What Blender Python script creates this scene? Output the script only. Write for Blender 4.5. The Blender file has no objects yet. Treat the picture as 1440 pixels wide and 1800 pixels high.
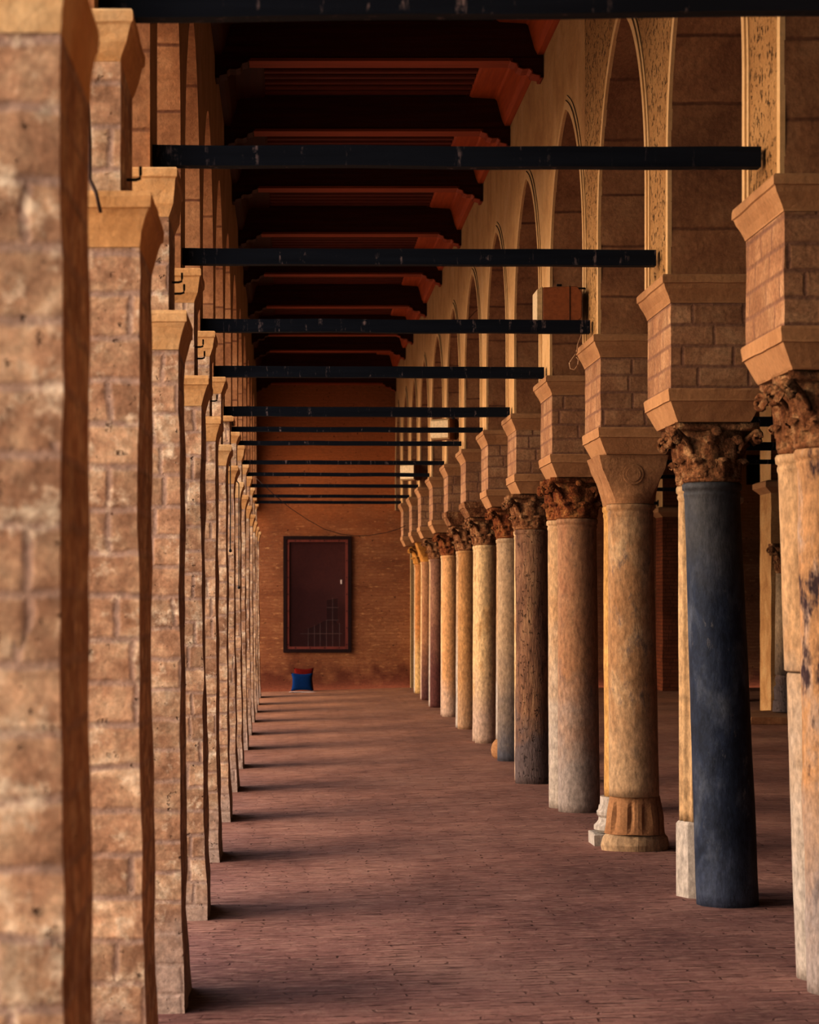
import bpy, bmesh, math, random
from mathutils import Vector, noise as mn
random.seed(7)
S = bpy.context.scene
COL = S.collection
PI = math.pi

# ------------------------------------------------------------------ colour / material helpers
def L(r, g, b):
    f = lambda c: (c/255/12.92) if c/255 <= .04045 else ((c/255+.055)/1.055)**2.4
    return (f(r), f(g), f(b), 1)

class NT:
    def __init__(s, name):
        s.m = bpy.data.materials.new(name); s.m.use_nodes = True
        s.t = s.m.node_tree; s.t.nodes.clear()
        s.out = s.n('ShaderNodeOutputMaterial'); s.b = s.n('ShaderNodeBsdfPrincipled')
        s.t.links.new(s.b.outputs[0], s.out.inputs[0])
        s.pos = s.n('ShaderNodeNewGeometry').outputs['Position']
    def n(s, ty, **kw):
        nd = s.t.nodes.new(ty)
        for k, v in kw.items(): setattr(nd, k, v)
        return nd
    def put(s, sock, v):
        if isinstance(v, bpy.types.NodeSocket): s.t.links.new(v, sock)
        elif v is not None: sock.default_value = v
    def math(s, op, a, b=None, clamp=False):
        nd = s.n('ShaderNodeMath', operation=op, use_clamp=clamp)
        s.put(nd.inputs[0], a); s.put(nd.inputs[1], b); return nd.outputs[0]
    def vmul(s, v, k):
        nd = s.n('ShaderNodeVectorMath', operation='MULTIPLY'); s.put(nd.inputs[0], v); s.put(nd.inputs[1], k); return nd.outputs[0]
    def vadd(s, v, k):
        nd = s.n('ShaderNodeVectorMath', operation='ADD'); s.put(nd.inputs[0], v); s.put(nd.inputs[1], k); return nd.outputs[0]
    def noise(s, v, sc, det=5, rough=.6, dist=0):
        nd = s.n('ShaderNodeTexNoise'); s.put(nd.inputs['Vector'], v)
        nd.inputs['Scale'].default_value = sc; nd.inputs['Detail'].default_value = det
        nd.inputs['Roughness'].default_value = rough; nd.inputs['Distortion'].default_value = dist
        return nd
    def maprange(s, v, a, b, c=0, d=1):
        nd = s.n('ShaderNodeMapRange'); s.put(nd.inputs[0], v)
        for i, x in enumerate((a, b, c, d)): nd.inputs[i+1].default_value = x
        return nd.outputs[0]
    def ramp(s, fac, cols, lo=.3, hi=.7):
        nd = s.n('ShaderNodeValToRGB'); s.put(nd.inputs[0], fac); e = nd.color_ramp.elements
        n = len(cols)
        for i, c in enumerate(cols):
            p = lo+(hi-lo)*i/max(1, n-1)
            if i < 2: e[i].position = p; e[i].color = c
            else: x = e.new(p); x.color = c
        return nd.outputs[0]
    def mix(s, fac, a, b, mode='MIX'):
        nd = s.n('ShaderNodeMix', data_type='RGBA', blend_type=mode)
        s.put(nd.inputs[0], fac); s.put(nd.inputs[6], a); s.put(nd.inputs[7], b); return nd.outputs[2]
    def sep(s, v):
        nd = s.n('ShaderNodeSeparateXYZ'); s.put(nd.inputs[0], v); return nd.outputs
    def comb(s, x, y, z):
        nd = s.n('ShaderNodeCombineXYZ'); s.put(nd.inputs[0], x); s.put(nd.inputs[1], y); s.put(nd.inputs[2], z); return nd.outputs[0]
    def bump(s, h, dist, strength=1, nrm=None):
        nd = s.n('ShaderNodeBump'); s.put(nd.inputs['Height'], h); nd.inputs['Distance'].default_value = dist
        nd.inputs['Strength'].default_value = strength
        if nrm is not None: s.put(nd.inputs['Normal'], nrm)
        return nd.outputs[0]
    def done(s, col, rough=.9, nrm=None, spec=.2):
        s.put(s.b.inputs['Base Color'], col); s.put(s.b.inputs['Roughness'], rough)
        s.b.inputs['Specular IOR Level'].default_value = spec
        if nrm is not None: s.put(s.b.inputs['Normal'], nrm)
        return s.m

def stone(name, cols, scale=2.5, stretch=(1, 1, 1), bump=.01, bscale=22, rough=.92, brick=None, low=None,
          high=None, spots=None, pits=None, fine=.35, spec=.15):
    """weathered stone; brick=(w,h,mortar,colour,distort,stone tint variation); low/high=(colour,z0,z1)"""
    t = NT(name); P = t.vmul(t.pos, stretch)
    big = t.noise(P, scale, 7, .62, .4)
    col = t.ramp(big.outputs[0], cols, .32, .68)
    f = t.noise(P, bscale*1.6, 4, .7)
    h = t.noise(P, bscale, 6, .65).outputs[0]
    if brick:
        w, hh, mo, mcol, dis, var = brick
        x, y, z = t.sep(t.pos)[:3]
        v = t.comb(t.math('ADD', x, y), z, 0)
        dn = t.noise(t.pos, 5, 4, .6)
        v = t.vadd(v, t.vmul(t.vadd(dn.outputs[1], (-.5, -.5, -.5)), (dis, dis, 0)))
        vs = t.sep(v); row = t.math('FLOOR', t.math('DIVIDE', vs[1], hh))
        wn = t.n('ShaderNodeTexWhiteNoise', noise_dimensions='2D')
        t.put(wn.inputs['Vector'], t.comb(row, t.math('FLOOR', t.math('DIVIDE', y, 1.7)), 0))
        v = t.comb(t.math('ADD', vs[0], t.math('MULTIPLY', wn.outputs[0], w)), vs[1], 0)
        bk = t.n('ShaderNodeTexBrick', offset=0)
        t.put(bk.inputs['Vector'], v)
        bk.inputs['Scale'].default_value = 1; bk.inputs['Brick Width'].default_value = w
        bk.inputs['Row Height'].default_value = hh; bk.inputs['Mortar Size'].default_value = mo
        bk.inputs['Mortar Smooth'].default_value = .9; bk.inputs['Mortar'].default_value = (.86, .84, .84, 1)
        bk.inputs['Color1'].default_value = (1-var, 1-var*1.15, 1-var*1.3, 1); bk.inputs['Color2'].default_value = (1+var*.5, 1+var*.45, 1+var*.3, 1)
        col = t.mix(1, col, bk.outputs[0], 'MULTIPLY')
        patch = t.maprange(t.noise(t.pos, 2.3, 3).outputs[0], .35, .6, .55, 1)
        fac = t.math('MULTIPLY', bk.outputs[1], patch)
        col = t.mix(fac, col, mcol)
        h = t.math('ADD', t.math('MULTIPLY', h, .6), t.math('MULTIPLY', t.math('SUBTRACT', 1, bk.outputs[1]), .28))
    if spots:
        sc, cc, lo, hi = spots
        sp = t.maprange(t.noise(P, sc, 5, .7).outputs[0], lo, hi)
        col = t.mix(sp, col, cc)
    for zz in (low, high):
        if zz:
            cc, z0, z1 = zz
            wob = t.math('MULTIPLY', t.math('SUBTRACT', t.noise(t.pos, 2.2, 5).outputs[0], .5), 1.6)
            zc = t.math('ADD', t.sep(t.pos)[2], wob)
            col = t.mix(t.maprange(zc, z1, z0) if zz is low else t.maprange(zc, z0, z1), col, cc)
    if pits:
        sc, lo, hi, dk = pits
        pt = t.maprange(t.noise(t.pos, sc, 3, .6).outputs[0], lo, hi)
        col = t.mix(t.math('MULTIPLY', pt, dk), col, L(60, 35, 25))
        h = t.math('SUBTRACT', h, t.math('MULTIPLY', pt, 1.5))
    col = t.mix(1, col, t.ramp(f.outputs[0], [(1-fine,)*3+(1,), (1+fine*.4,)*3+(1,)], .3, .7), 'MULTIPLY')
    return t.done(col, rough, t.bump(h, bump), spec)

def wood(name, c1, c2, axis=0, rough=.7, drips=None, spec=.3):
    t = NT(name); st = [14, 14, 14]; st[axis] = .8
    P = t.vmul(t.pos, tuple(st)); nz = t.noise(P, 1.5, 6, .6)
    col = t.ramp(nz.outputs[0], [c1, c2], .3, .7)
    if drips:
        d = t.noise(t.vmul(t.pos, (9, 9, 1.2)), 1.6, 5, .7)
        d2 = t.noise(t.pos, 26, 3, .6)
        k = t.math('MULTIPLY', t.maprange(d.outputs[0], .58, .68), t.maprange(d2.outputs[0], .44, .56))
        col = t.mix(t.math('MULTIPLY', k, .8), col, drips)
    return t.done(col, rough, t.bump(nz.outputs[0], .004), spec)

def plain(name, c, rough=.6, metal=0, spec=.3):
    t = NT(name); nz = t.noise(t.pos, 30, 4, .6)
    col = t.mix(1, c, t.ramp(nz.outputs[0], [(.8,)*3+(1,), (1.1,)*3+(1,)]), 'MULTIPLY')
    t.b.inputs['Metallic'].default_value = metal
    return t.done(col, rough, t.bump(nz.outputs[0], .001), spec)

# ------------------------------------------------------------------ materials
M = {}
M['pier'] = stone('pier_stone', [L(166, 130, 104), L(190, 154, 126), L(208, 176, 146), L(230, 206, 178)], 6, bump=.012, bscale=16,
                  brick=(.38, .155, .020, L(182, 154, 136), .045, .22), pits=(24, .66, .78, .3), spots=(8, L(238, 218, 190), .54, .70), low=(L(192, 168, 150), .0, .45))
M['pier_smooth'] = stone('pier_smooth', [L(176, 130, 84), L(200, 156, 106), L(210, 172, 124)], 2.2, bump=.008, fine=.2)
M['mould_l'] = stone('moulding_gold', [L(196, 152, 104), L(212, 168, 118), L(226, 194, 150)], 1.3, bump=.006, fine=.15)
M['plaster'] = stone('wall_plaster', [L(196, 152, 104), L(212, 170, 120), L(220, 182, 136)], 1.6, bump=.006, bscale=14, fine=.12)
M['rough_plaster'] = stone('rough_plaster', [L(190, 144, 94), L(208, 164, 112)], 2.2, bump=.022, bscale=30, fine=.2, pits=(26, .57, .72, .85))
M['band'] = stone('band_plaster', [L(212, 172, 122), L(222, 186, 140)], 2, bump=.003, fine=.1)
M['intrados'] = stone('intrados_stone', [L(148, 104, 74), L(172, 126, 90), L(188, 144, 106)], 2.2, bump=.012, bscale=18,
                      brick=(60, .40, .016, L(122, 82, 60), .02, .14), fine=.25)
M['block'] = stone('impost_brick', [L(160, 118, 88), L(180, 138, 104), L(198, 160, 124)], 3.5, bump=.010, bscale=26,
                   brick=(.33, .135, .018, L(150, 112, 90), .018, .14))
M['mould_r'] = stone('moulding_sand', [L(172, 128, 90), L(194, 150, 108)], 1.5, bump=.006, fine=.15)
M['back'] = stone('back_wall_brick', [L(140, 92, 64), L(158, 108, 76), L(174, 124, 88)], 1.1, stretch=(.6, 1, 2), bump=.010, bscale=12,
                  brick=(.30, .075, .010, L(158, 102, 66), .03, .06), spots=(9, L(206, 156, 108), .57, .70), high=(L(196, 122, 72), 3.2, 5.0),  # paler colour higher up paints in fill light on the upper wall
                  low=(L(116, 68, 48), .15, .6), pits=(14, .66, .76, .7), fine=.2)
M['dark_brick'] = stone('aisle_brick', [L(120, 68, 42), L(150, 90, 58)], 1.4, bump=.012, brick=(.3, .08, .012, L(92, 54, 38), .03, .15))
M['pale_strip'] = stone('pale_pilaster', [L(170, 140, 100), L(190, 160, 118)], 2, bump=.004)
M['beam_dark'] = wood('beam_dark_wood', L(62, 24, 14), L(88, 34, 18), 0, .6)
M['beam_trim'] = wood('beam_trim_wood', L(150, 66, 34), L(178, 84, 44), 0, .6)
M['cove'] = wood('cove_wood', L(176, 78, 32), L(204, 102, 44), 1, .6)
M['slat'] = wood('slat_wood', L(104, 38, 20), L(130, 50, 26), 0, .6)
M['ceil'] = wood('ceiling_board', L(30, 12, 8), L(40, 16, 10), 0, .7)
M['rod'] = wood('tie_beam_paint', L(16, 20, 30), L(28, 32, 42), 0, .6, drips=L(150, 130, 126), spec=.15)
M['iron'] = plain('iron_black', L(22, 18, 18), .6, .3)
M['cable'] = plain('cable_dark', L(70, 48, 38), .7)
M['cable_pale'] = plain('cable_pale', L(196, 160, 126), .7)
M['lamp_body'] = plain('lamp_body_brown', L(158, 98, 60), .5)
M['lamp_lens'] = plain('lamp_face_cream', L(214, 184, 140), .4)
M['frame_dark'] = wood('frame_black_wood', L(34, 16, 14), L(50, 22, 20), 2, .5)
M['frame_red'] = wood('frame_red_wood', L(120, 62, 52), L(140, 76, 62), 2, .6)
M['cush_blue'] = plain('cushion_blue', L(14, 54, 100), .85, 0, .1)
M['cush_red'] = plain('cushion_red', L(112, 28, 16), .85, 0, .1)
M['cloth'] = plain('white_cloth', L(220, 205, 195), .9)

def floor_mat():
    t = NT('floor_brick'); x, y, z = t.sep(t.pos)[:3]
    dn = t.noise(t.pos, 2.2, 4, .6)
    v = t.vadd(t.comb(x, y, 0), t.vmul(t.vadd(dn.outputs[1], (-.5, -.5, -.5)), (.25, .16, 0)))
    bk = t.n('ShaderNodeTexBrick', offset=.5); t.put(bk.inputs['Vector'], v)
    for k, q in (('Scale', 1), ('Brick Width', .31), ('Row Height', .085), ('Mortar Size', .010), ('Mortar Smooth', .6), ('Mortar', (.8, .74, .74, 1))): bk.inputs[k].default_value = q
    bk.inputs['Color1'].default_value = (.80, .77, .77, 1); bk.inputs['Color2'].default_value = (1.12, 1.11, 1.10, 1)
    big = t.noise(t.vmul(t.pos, (.8, .5, 1)), .9, 6, .65)
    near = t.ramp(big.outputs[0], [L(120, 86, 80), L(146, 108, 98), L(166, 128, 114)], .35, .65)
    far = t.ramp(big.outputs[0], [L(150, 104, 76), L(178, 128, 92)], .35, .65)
    col = t.mix(t.maprange(y, 14, 46), near, far)  # light's shift from mauve near to orange far, put into the floor colour
    col = t.mix(.8, col, bk.outputs[0], 'MULTIPLY')
    strk = t.noise(t.vmul(t.pos, (1.6, 3.4, 1)), 1.5, 6, .75)
    gap = t.math('MULTIPLY', bk.outputs[1], t.maprange(strk.outputs[0], .50, .62))
    col = t.mix(t.math('MULTIPLY', gap, .45), col, L(52, 26, 26))
    s2 = t.noise(t.vmul(t.pos, (2.4, 13, 1)), 1.7, 5, .65)
    col = t.mix(t.maprange(s2.outputs[0], .57, .68, 0, .8), col, L(66, 32, 30))
    col = t.mix(t.maprange(t.noise(t.vmul(t.pos, (1, 4, 1)), 7, 4).outputs[0], .5, .72, 0, .5), col, L(190, 156, 138))
    h = t.math('ADD', t.math('MULTIPLY', t.math('SUBTRACT', 1, gap), .8), t.math('MULTIPLY', t.noise(t.pos, 14, 5).outputs[0], .8))
    h = t.math('SUBTRACT', h, t.maprange(s2.outputs[0], .6, .74))
    return t.done(col, .85, t.bump(h, .012), .25)
M['floor'] = floor_mat()

def glass_mat():
    t = NT('dark_glass')
    nz = t.noise(t.pos, .8, 2)
    col = t.ramp(nz.outputs[0], [L(84, 50, 50), L(104, 62, 58)], .4, .6)
    t.b.inputs['Alpha'].default_value = .42
    return t.done(col, .12, None, .5)
M['glass'] = glass_mat()
M['niche'] = plain('niche_dark', L(186, 124, 116), .9)
M['bars'] = plain('grille_grey', L(230, 230, 220), .5)
M['tank'] = plain('stored_dark', L(14, 20, 24), .6)

# ------------------------------------------------------------------ mesh helpers
def mk(name, bm, mats, parent=None, smooth=False):
    bmesh.ops.recalc_face_normals(bm, faces=bm.faces)
    me = bpy.data.meshes.new(name); bm.to_mesh(me); bm.free()
    for m in (mats if isinstance(mats, (list, tuple)) else [mats]): me.materials.append(m)
    if smooth:
        for p in me.polygons: p.use_smooth = True
    o = bpy.data.objects.new(name, me); COL.objects.link(o)
    if parent is not None: o.parent = parent
    return o
def tag(o, label, cat, group=None, kind='thing'):
    o['label'] = label; o['category'] = cat; o['kind'] = kind
    if group: o['group'] = group
    return o
def root(name, loc=(0, 0, 0)):
    o = bpy.data.objects.new(name, None); COL.objects.link(o); o.location = loc; o.empty_display_size = .1; return o
def struct(o): o['kind'] = 'structure'; return o
def box(bm, x0, x1, y0, y1, z0, z1, mi=0):
    vs = [bm.verts.new((x, y, z)) for z in (z0, z1) for (x, y) in ((x0, y0), (x1, y0), (x1, y1), (x0, y1))]
    for f in ((0, 3, 2, 1), (4, 5, 6, 7), (0, 1, 5, 4), (1, 2, 6, 5), (2, 3, 7, 6), (3, 0, 4, 7)):
        bm.faces.new([vs[i] for i in f]).material_index = mi
    return vs
def bevel(bm, w, seg=2):
    bmesh.ops.bevel(bm, geom=list(bm.edges), offset=w, segments=seg, affect='EDGES', profile=.6)
def wob(bm, amp, sc, seed=0, only=None):
    for v in bm.verts:
        if only and not only(v.co): continue
        d = mn.noise_vector(v.co*sc+Vector((seed*3.7, seed*1.3, seed*7.1)))
        v.co += d*amp
def loft_rect(x0, x1, y0, y1, prof, nx=4, ny=4):
    """stack of rectangles (z, offset) -> closed block"""
    bm = bmesh.new(); rings = []
    for z, o in prof:
        a, b, c, d = x0-o, x1+o, y0-o, y1+o
        pts = []
        for i in range(nx): pts.append((a+(b-a)*i/nx, c))
        for i in range(ny): pts.append((b, c+(d-c)*i/ny))
        for i in range(nx): pts.append((b-(b-a)*i/nx, d))
        for i in range(ny): pts.append((a, d-(d-c)*i/ny))
        rings.append([bm.verts.new((x, y, z)) for x, y in pts])
    n = len(rings[0])
    for r, q in zip(rings, rings[1:]):
        for i in range(n): bm.faces.new((r[i], r[(i+1) % n], q[(i+1) % n], q[i]))
    bm.faces.new(rings[0]); bm.faces.new(rings[-1])
    return bm
def lathe(prof, n=32, cx=0, cy=0, shape=None, bm=None, caps=True):
    bm = bm or bmesh.new(); rings = []
    for z, r in prof:
        ring = []
        for i in range(n):
            a = 2*PI*i/n
            k = shape(a, z) if shape else 1
            ring.append(bm.verts.new((cx+r*k*math.cos(a), cy+r*k*math.sin(a), z)))
        rings.append(ring)
    for p, q in zip(rings, rings[1:]):
        for i in range(n): bm.faces.new((p[i], p[(i+1) % n], q[(i+1) % n], q[i]))
    if caps: bm.faces.new(rings[0]); bm.faces.new(rings[-1])
    return bm
def tube(bm, pts, r, n=6):
    pts = [Vector(p) for p in pts]; rings = []
    for i, p in enumerate(pts):
        d = (pts[min(i+1, len(pts)-1)]-pts[max(i-1, 0)]).normalized()
        u = d.cross(Vector((0, 0, 1)) if abs(d.z) < .9 else Vector((1, 0, 0))).normalized(); w = d.cross(u)
        rings.append([bm.verts.new(p+(u*math.cos(2*PI*k/n)+w*math.sin(2*PI*k/n))*r) for k in range(n)])
    for a, b in zip(rings, rings[1:]):
        for k in range(n): bm.faces.new((a[k], a[(k+1) % n], b[(k+1) % n], b[k]))
    bm.faces.new(rings[0]); bm.faces.new(rings[-1])
def prism(bm, pts, axis, a, b, mi=0):
    """polygon pts (2D) extruded along axis from a to b"""
    def P(p, t): return {'x': (t, p[0], p[1]), 'y': (p[0], t, p[1]), 'z': (p[0], p[1], t)}[axis]
    A = [bm.verts.new(P(p, a)) for p in pts]; B = [bm.verts.new(P(p, b)) for p in pts]
    fs = [bm.faces.new(A), bm.faces.new(B)]
    n = len(pts)
    for i in range(n): fs.append(bm.faces.new((A[i], A[(i+1) % n], B[(i+1) % n], B[i])))
    for f in fs: f.material_index = mi

# ------------------------------------------------------------------ layout
CAMZ = 2.0
N = {-2: 4.9, -1: 8.0, 0: 11.35, 1: 14.7, 2: 18.0, 3: 21.3, 4: 24.65, 5: 28.1, 6: 31.6, 7: 35.1, 8: 38.8, 9: 42.2, 10: 45.3, 11: 48.6}
DEP = .95
WALL_Y = 52.2
RZ = {-1: 4.24, 0: 4.30, 1: 4.284, 2: 4.223, 3: 4.18, 4: 4.077, 5: 4.14, 6: 4.21, 7: 4.15, 8: 4.168, 9: 4.143, 10: 4.09, 11: 4.11}
RT = {i: (.065 if i < 0 else .052 if i <= 4 else .03) for i in RZ}
XR, XR2 = 2.48, 3.08
XL, XL2 = -.70, -1.22
ZTOP = 7.75
ORD = ['nearest', 'second', 'third', 'fourth', 'fifth', 'sixth', 'seventh', 'eighth', 'ninth', 'tenth', 'eleventh', 'twelfth', 'thirteenth', 'fourteenth']
def fz(x): return -.03*(2.65-x) if x < 2.65 else 0.0

# ------------------------------------------------------------------ floor
bm = bmesh.new()
xs = [-1.3, 2.65, 14]; ys = [-4+i*4 for i in range(15)]
g = [[bm.verts.new((x, y, fz(x))) for y in ys] for x in xs]
for i in range(len(xs)-1):
    for j in range(len(ys)-1): bm.faces.new((g[i][j], g[i+1][j], g[i+1][j+1], g[i][j+1]))
struct(mk('floor', bm, M['floor']))
bm = bmesh.new(); box(bm, -60, -1.3, -30, 90, -.4, -.13)
struct(mk('ground', bm, stone('courtyard_paving', [L(190, 160, 130), L(210, 180, 150)], .8)))

# ------------------------------------------------------------------ arcade walls
def arch_pts(ya, yb, z0, za=None):
    """points of the opening edge from (ya,z0) up over to (yb,z0)"""
    c = (ya+yb)/2; w = (yb-ya)/2; zc = 4.86; rise = (za or 6.34)-zc
    R = (w*w+rise*rise)/(2*w); e = R-w
    left = [(ya, z0+(zc-z0)*k/8) for k in range(8)]
    a1 = math.atan2(rise, e) if e > 0 else math.asin(min(1, rise/R))
    arc = []
    for k in range(0, 17):
        a = a1*k/16
        arc.append((c+e-R*math.cos(a), zc+R*math.sin(a)))
    L_ = left+arc
    R_ = [(2*c-y, z) for y, z in reversed(L_[:-1])]
    return L_+R_
def arcade(name, xf, xb, bays, tops, face_mats, zt=ZTOP, y_start=None, y_end=None, solid_to=None):
    """xf gallery-facing plane, xb other plane. bays: list of (ya,yb) openings"""
    bm = bmesh.new()
    def quadx(p, q, r, s, mi):
        for x in (xf, xb):
            vs = [bm.verts.new((x, y, z)) for y, z in (p, q, r, s)]
            bm.faces.new(vs).material_index = mi if x == xf else 0
    edges = [y_start]+[e for b in bays for e in b]+[y_end]
    # solid pieces
    for k in range(0, len(edges), 2):
        a, b = edges[k], edges[k+1]
        if b-a < 1e-4: continue
        z0 = tops[k//2]
        mi = 1 if (xf > 0 and 10 < (a+b)/2 < 19) else 0
        for j in range(8):
            za, zb = z0+(zt-z0)*j/8, z0+(zt-z0)*(j+1)/8
            quadx((a, za), (b, za), (b, zb), (a, zb), mi)
        vs = [bm.verts.new(p) for p in ((xf, a, z0), (xb, a, z0), (xb, b, z0), (xf, b, z0))]; bm.faces.new(vs).material_index = 2
    for k, (ya, yb) in enumerate(bays):
        pts = arch_pts(ya, yb, tops[k])
        n = len(pts); rt = tops[k+1]
        pts[0] = (ya, tops[k])
        pts = [p for p in pts[:n//2+1]]+[(y, z if z > 4.86 else rt+(z-tops[k])*(4.86-rt)/(4.86-tops[k])) for y, z in pts[n//2+1:]]
        pts = [(y+.012*mn.noise(Vector((y*3, z*3.1, k)))*1.5, z) for y, z in pts]
        mi = 1 if (xf > 0 and 10 < ya < 18) else 0
        for p, q in zip(pts, pts[1:]):
            vs = [bm.verts.new(c) for c in ((xf, p[0], p[1]), (xf, q[0], q[1]), (xb, q[0], q[1]), (xb, p[0], p[1]))]
            bm.faces.new(vs).material_index = 2
            if abs(q[0]-p[0]) > 1e-3 and min(p[1], q[1]) > 4.8: quadx(p, q, (q[0], zt), (p[0], zt), mi if max(p[1], q[1]) < 6.6 else 0)
    for y in (y_start, y_end):
        z0 = tops[0] if y == y_start else tops[-1]
        vs = [bm.verts.new(c) for c in ((xf, y, z0), (xb, y, z0), (xb, y, zt), (xf, y, zt))]; bm.faces.new(vs).material_index = 2
    bmesh.ops.remove_doubles(bm, verts=bm.verts, dist=.0008)
    return struct(mk(name, bm, face_mats))
def arch_band(parent, xf, ya, yb, z0l, z0r, sgn, width=.11, thick=.022):
    pts = arch_pts(ya, yb, z0l); n = len(pts)
    bm = bmesh.new(); c = (ya+yb)/2
    def outp(p, k):
        a = pts[max(k-1, 0)]; b = pts[min(k+1, n-1)]
        d = Vector((b[0]-a[0], b[1]-a[1])).normalized(); nn = Vector((-d.y, d.x))
        if k == n//2: nn = Vector((0, 1.15))
        return (p[0]+nn.x*width, p[1]+nn.y*width)
    rings = []
    for k, p in enumerate(pts):
        o = outp(p, k); x1 = xf+sgn*thick
        zz = (lambda z: z) if k <= n//2 else (lambda z: z if z > 4.86 else z0r+(z-z0l)*(4.86-z0r)/(4.86-z0l))
        ins = (p[0], zz(p[1])); out = (o[0], zz(o[1]))
        md = (ins[0]*.35+out[0]*.65, ins[1]*.35+out[1]*.65)
        rings.append([bm.verts.new((xf-sgn*.005, ins[0], ins[1])), bm.verts.new((x1, ins[0], ins[1])), bm.verts.new((x1, md[0], md[1])),
                      bm.verts.new((xf+sgn*thick*.5, md[0], md[1])), bm.verts.new((xf+sgn*thick*.4, out[0], out[1])), bm.verts.new((xf-sgn*.005, out[0], out[1]))])
    for a, b in zip(rings, rings[1:]):
        for i in range(6): bm.faces.new((a[i], a[(i+1) % 6], b[(i+1) % 6], b[i]))
    bm.faces.new(rings[0]); bm.faces.new(rings[-1])
    return mk('arch_band', bm, M['band'], parent)

idx = list(range(-1, 12))
topR = {i: min(4.10, RZ[i]-RT[i]-.004) for i in idx}; topR[0] = 4.12
topL = {i: min(4.18, RZ[i]-RT[i]-.012) for i in idx}; topL[-1] = 4.14; topL[0] = 4.205; topL[-2] = 4.15
# right arcade: solid to Y=8.95, then openings
baysR = [(N[i]+DEP, N[i+1]) for i in range(-1, 11)]+[(N[11]+DEP, WALL_Y-.35)]
WR = arcade('wall_right', XR, XR2, baysR, [topR[i] for i in idx]+[4.05], [M['plaster'], M['rough_plaster'], M['intrados']], y_start=-4, y_end=WALL_Y)
for k, (a, b) in enumerate(baysR):
    arch_band(WR, XR, a, b, [topR[i] for i in idx][k], ([topR[i] for i in idx]+[4.05])[k+1], -1)
LN, LD = .2, .74     # left pier: near face offset and depth
iL = list(range(-2, 12))
baysL = [(2.7, N[-2]+LN+.05)]+[(N[i]+LN+LD-.05, N[i+1]+LN+.05) for i in range(-2, 11)]+[(N[11]+LN+LD-.05, WALL_Y-.35)]
WL = arcade('wall_left', XL, XL2, baysL, [4.15]+[topL[i] for i in iL]+[4.05], [M['plaster'], M['plaster'], M['intrados']], y_start=-4, y_end=WALL_Y)
# solid lower parts behind the viewpoint
for nm, x0, x1, y1, z1 in (('wall_south', XR, XR2, N[-1]+DEP, topR[-1]), ('wall_south_west', XL2, XL, 2.7, 4.15)):
    bm = bmesh.new(); box(bm, x0, x1, -4, y1, -.3, z1); struct(mk(nm, bm, M['block']))
bm = bmesh.new(); box(bm, -1.4, 14, -4.4, -4, -.3, ZTOP); struct(mk('wall_light_block', bm, M['block']))  # unseen closing wall, added to keep out light from behind the camera

# back wall with opening
OX0, OX1, OZ0, OZ1 = -.06, 1.44, .83, 3.44
bm = bmesh.new()
W0, W1 = WALL_Y, WALL_Y+.6
wy = WALL_Y
def wq(x0, x1, z0, z1):
    nx = max(1, int((x1-x0)/.5)); nz = max(1, int((z1-z0)/.5))
    for i in range(nx):
        for j in range(nz):
            a, b = x0+(x1-x0)*i/nx, x0+(x1-x0)*(i+1)/nx; c, d = z0+(z1-z0)*j/nz, z0+(z1-z0)*(j+1)/nz
            bm.faces.new([bm.verts.new(p) for p in ((a, wy, c), (b, wy, c), (b, wy, d), (a, wy, d))])
wq(-1.3, OX0, -.3, ZTOP); wq(OX1, 14, -.3, ZTOP); wq(OX0, OX1, -.3, OZ0); wq(OX0, OX1, OZ1, ZTOP)
for a, b, c, d in ((OX0, OX0, OZ0, OZ1), (OX1, OX1, OZ0, OZ1), (OX0, OX1, OZ0, OZ0), (OX0, OX1, OZ1, OZ1)):
    bm.faces.new([bm.verts.new(p) for p in ((a, wy, c), (b, wy, d) if a == b else (b, wy, c), (b, W1, d), (a, W1, c))])
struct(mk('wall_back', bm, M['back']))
bm = bmesh.new(); box(bm, OX0-.1, OX1+.1, W1-.08, W1+.1, OZ0-.1, OZ1+.1); struct(mk('wall_niche', bm, M['niche']))
# pale pilaster where the arcade meets the back wall
bm = bmesh.new(); box(bm, 2.82, 3.3, WALL_Y-.3, WALL_Y-.002, -.05, 4.04)
struct(mk('trim_1', bm, M['pale_strip']))

# window in back wall
wr = root('window_1', ((OX0+OX1)/2, WALL_Y, OZ0)); struct(wr)
def frame_mesh(x0, x1, z0, z1, w, y0, y1, bolts=False):
    bm = bmesh.new()
    box(bm, x0, x0+w, y0, y1, z0, z1); box(bm, x1-w, x1, y0, y1, z0, z1)
    box(bm, x0+w, x1-w, y0, y1, z0, z0+w); box(bm, x0+w, x1-w, y0, y1, z1-w, z1)
    return bm
def child(o, p):
    o.parent = p; o.matrix_parent_inverse = p.matrix_world.inverted() if False else o.matrix_parent_inverse
    o.location = -p.location; return o
child(mk('window_frame', frame_mesh(OX0-.03, OX1+.03, OZ0-.03, OZ1+.03, .075, WALL_Y-.05, WALL_Y+.05), M['frame_dark']), wr)
o = child(mk('inner_frame', frame_mesh(OX0+.046, OX1-.046, OZ0+.046, OZ1-.046, .06, WALL_Y-.03, WALL_Y+.05), M['frame_red']), wr)
bm = bmesh.new()
for k in range(7):
    for x in (OX0+.076, OX1-.076):
        z = OZ0+.15+k*(OZ1-OZ0-.3)/6; box(bm, x-.01, x+.01, WALL_Y-.04, WALL_Y-.028, z-.01, z+.01)
for k in range(4):
    for z in (OZ0+.076, OZ1-.076):
        x = OX0+.25+k*(OX1-OX0-.5)/3; box(bm, x-.01, x+.01, WALL_Y-.04, WALL_Y-.028, z-.01, z+.01)
child(mk('bolts', bm, M['iron']), wr)
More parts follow.
